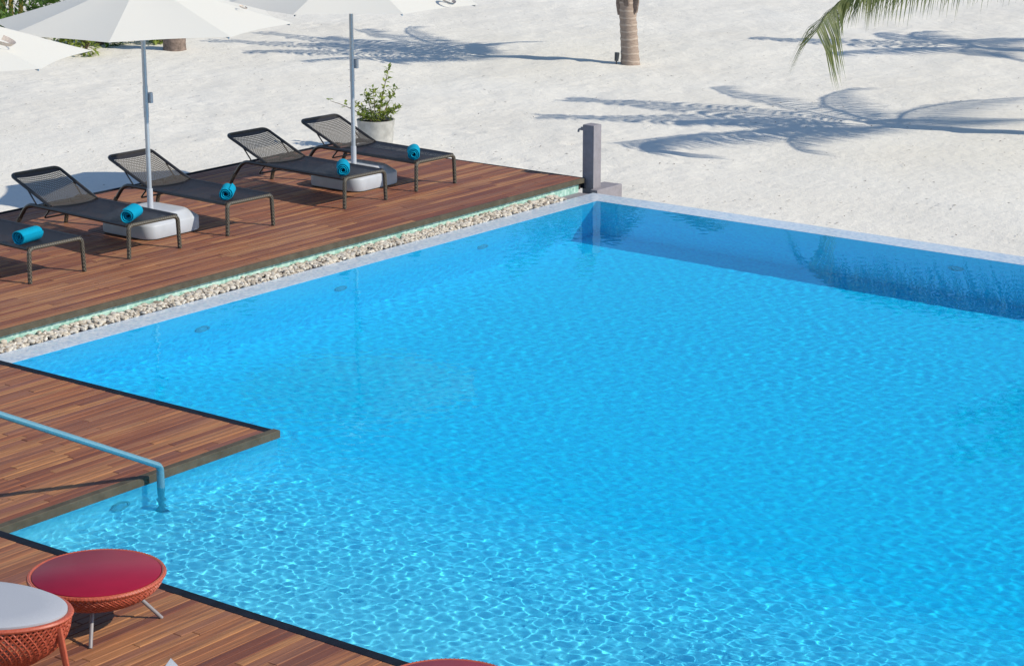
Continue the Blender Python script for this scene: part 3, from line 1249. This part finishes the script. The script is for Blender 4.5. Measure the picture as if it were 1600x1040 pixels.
def frond_mesh(p0, p2, arch, seed, leaf_len=.75, nl=62, hang=.5, wid=.017, ctrl=None, side=None):
    rn = random.Random(seed)
    p0, p2 = Vector(p0), Vector(p2)
    p1 = (p0 + p2) / 2 + Vector((0, 0, arch)) if ctrl is None else Vector(ctrl)

    def B(q):
        return p0 * (1 - q) ** 2 + p1 * 2 * q * (1 - q) + p2 * q * q
    b = MB()
    b.tube([B(q / 12) for q in range(13)], [.03 - .0265 * q / 12 for q in range(13)], 6)
    for k in range(nl):
        q = .14 + .86 * k / (nl - 1)
        p = B(q)
        T = (B(min(1, q + .01)) - B(q - .01)).normalized()
        S = T.cross(Vector((0, 0, 1)))
        S = S.normalized() if S.length > .05 else Vector((1, 0, 0))
        if side is not None:
            k_ = min(1.0, max(0.0, (q - .7) / .15))
            S = (S * (1 - k_) + side * k_ * 1.3)
        prof = (.35 + .65 * math.sin(PI * min(1, q * 1.15) ** .8)) if q < .87 else (.55 if side is None else .85)
        for s in (-1, 1):
            L_ = leaf_len * prof * rn.uniform(.85, 1.1)
            d_ = (S * s * .8 + T * (.45 + .5 * q) + Vector((0, 0, -hang * rn.uniform(.6, 1.3)))).normalized()
            m_ = p + d_ * L_ * .5
            e_ = p + d_ * L_ * .95 + Vector((0, 0, -.22 * L_ * (1 + hang)))
            wv_ = T * wid
            b.add([p - wv_ * .5, p + wv_ * .5, m_ + wv_, m_ - wv_, e_], [(0, 1, 2, 3), (3, 2, 4)])
    return b


def palm(base, top, r0, boots, fronds, label, seed, bark='bark'):
    rn = random.Random(seed)
    root = empty('coconut_palm', base)
    tag(root, label, 'palm tree', 'coconut palms on the sand')
    b = MB()
    tp = Vector(top) - Vector(base)
    pts, rad = [], []
    n = 44
    for k in range(n + 1):
        q = k / n
        pts.append(Vector((tp.x * q ** 1.2, tp.y * q ** 1.2, tp.z * q - .04)))
        rad.append(r0 * (1.1 - .12 * q + .16 * math.exp(-q * 14)) * (1 + (.05 if k % 3 == 0 else 0) + rn.uniform(-.015, .015)))
    b.tube(pts, rad, 18)
    b.build('trunk', M[bark], root, True)
    if boots:
        b0 = boots
        for k in range(18):
            a_ = k * 2.4
            zz = b0 + (tp.z - b0) * k / 18
            q = max(0, zz / tp.z)
            c_ = Vector((tp.x * q ** 1.2, tp.y * q ** 1.2, zz))
            d_ = Vector((math.cos(a_), math.sin(a_), 0))
            b = MB()
            b.tube([c_ + d_ * r0 * .7, c_ + d_ * r0 * 1.02 + Vector((0, 0, .18)), c_ + d_ * r0 * 1.25 + Vector((0, 0, .42))], [.1, .085, .03], 7, True, .45)
            b.build('leaf_base', M['boot'], root, True)
    for k, (tip, arch, kw) in enumerate(fronds):
        fb = frond_mesh(tp, Vector(tip) - Vector(base), arch, seed * 50 + k, **kw)
        fb.build('frond', M['palm'], root)
    return root


SH = Vector((SUN_AZ.x, SUN_AZ.y, 0)) / math.tan(SUN_EL)


def tip_for(px, py, h):
    """frond tip at height h above the sand whose shadow falls on the surveyed spot"""
    return un(px, py, SAND) + SH * h + Vector((0, 0, h))


p1 = un(985, 100, SAND)
c1 = p1 - RT * .13 + Vector((0, 0, 1.75))
palm(p1, c1, .135, .78, [
    (tip_for(330, 62, 3.6), .6, {}), (tip_for(400, 52, 3.3), .7, {}), (tip_for(470, 97, 3.0), .7, {'leaf_len': .45}), (tip_for(390, 80, 3.9), .5, {}),
    (tip_for(640, 42, 2.5), 1.0, {'leaf_len': .5}), (tip_for(500, 70, 4.0), .4, {}), (tip_for(830, 66, 1.9), 1.3, {'leaf_len': .35}), (tip_for(560, 48, 3.9), .4, {}),
    (tip_for(600, 96, 3.2), .7, {}), (c1 + RT * 1.6 + FW * .8 + Vector((0, 0, 1.7)), .6, {}), (c1 - RT * .8 + FW * 1.5 + Vector((0, 0, 2.0)), .5, {})],
    'ringed coconut palm trunk beside the small dark garden lamp', 1)

S2 = un(1410, 197, SAND)
c2 = S2 + SH * 2.8 + Vector((0, 0, 2.8))
b2 = Vector((c2.x + .1, c2.y - .25, SAND))
# the drooping frond seen against the sand
v_tip = Vector((c2.x, c2.y, 0))
dep = (c2 - Vector((0, 0, 5))).dot(FW)


def at_depth(px, py, depth):
    cp, sp = math.cos(PITCH), math.sin(PITCH)
    fw = Vector((math.cos(YAW) * cp, math.sin(YAW) * cp, -sp))
    up = RT.cross(fw)
    return Vector((0, 0, 5)) + (fw + RT * ((px - 800) / FPX) - up * ((py - 520) / FPX)) * depth


palm(b2, c2, .14, 1.6, [
    (at_depth(1276, 50, 27.5), 1.15, {'hang': .8, 'leaf_len': .74, 'nl': 185, 'wid': .0125, 'ctrl': at_depth(1335, -95, 28.0) - b2, 'side': RT}),
    (tip_for(850, 180, 4.9), .5, {'nl': 74}), (tip_for(890, 155, 4.8), .6, {'nl': 74}), (tip_for(965, 225, 4.2), .7, {'nl': 74}),
    (tip_for(1115, 135, 3.9), .9, {}), (tip_for(1335, 138, 3.0), 1.2, {'leaf_len': .6}), (tip_for(1258, 238, 2.6), 1.2, {'leaf_len': .6}),
    (tip_for(1490, 190, 2.4), 1.3, {'leaf_len': .6}), (tip_for(1640, 150, 2.6), 1.2, {}), (tip_for(1660, 190, 2.3), 1.2, {}),
    (tip_for(1060, 190, 4.4), .5, {'nl': 74}), (tip_for(1180, 205, 4.3), .5, {'nl': 74})],
    'coconut palm off the right edge whose frond hangs into the top corner', 2)

S3 = un(1530, 75, SAND)
c3 = S3 + SH * 2.9 + Vector((0, 0, 2.9))
palm(Vector((c3.x + .1, c3.y - .3, SAND)), c3, .14, 1.7, [
    (tip_for(1175, 60, 4.4), .6, {}), (tip_for(1300, 84, 4.2), .6, {}), (tip_for(1368, 52, 3.3), .9, {}), (tip_for(1450, 48, 2.8), 1.1, {}),
    (tip_for(1400, 78, 4.3), .5, {}), (tip_for(1640, 60, 2.8), 1.1, {}), (tip_for(1600, 95, 3.2), 1.0, {}), (tip_for(1700, 80, 2.7), 1.1, {}), (tip_for(1480, 62, 4.5), .4, {})],
    'farther coconut palm off the right edge casting the upper shadow', 3)

p4 = un(273, 79, SAND)
c4 = p4 + Vector((.1, .1, 3.6))
palm(p4, c4, .17, 2.6, [
    (c4 + Vector((2.4 * math.cos(a_), 2.4 * math.sin(a_), .3 + .5 * (k % 2))), 1.2, {}) for k, a_ in enumerate([i * .9 for i in range(7)])],
    'stout grey palm trunk behind the nearer umbrella pole', 4, 'boot')

# ------------------------------------------------------------------ small things on the sand
root = empty('garden_lamp', un(963, 101, SAND))
tag(root, 'small dark garden spotlight at the foot of the palm', 'lamp')
b = MB()
b.tube([(0, 0, -.02), (0, 0, .09)], .012, 8)
b.build('spike', M['dark_lamp'], root)
b = MB()
b.tube([(0, 0, .06), RT * .012 + Vector((0, 0, .2))], [.034, .042], 14)
b.build('lamp_head', M['dark_lamp'], root, True)

b = MB()
b.tube([(0, 0, -.05), (0, 0, 1.2)], .02, 8)
o = b.build('marker_post', M['dark_lamp'], None, False, un(72, 11, SAND))
tag(o, 'thin dark post in the sand above the umbrella at top left', 'post')

rnd = random.Random(21)
lm = MB()
for k in range(1100):
    p = un(rnd.uniform(-50, 1650), rnd.uniform(15, 400), SAND)
    if p.x < 20.6 and p.y < 18.6:
        continue
    a_ = rnd.uniform(0, 6.28)
    d_ = Vector((math.cos(a_), math.sin(a_), rnd.uniform(.0, .4)))
    leaf(lm, p + Vector((0, 0, .012)), d_, Vector((0, 0, 1)), rnd.uniform(.02, .06), rnd.uniform(.005, .014))
tag(lm.build('leaf_litter', M['litter']), 'scattered bits of dry leaf on the white sand', 'leaf litter', None, 'stuff')
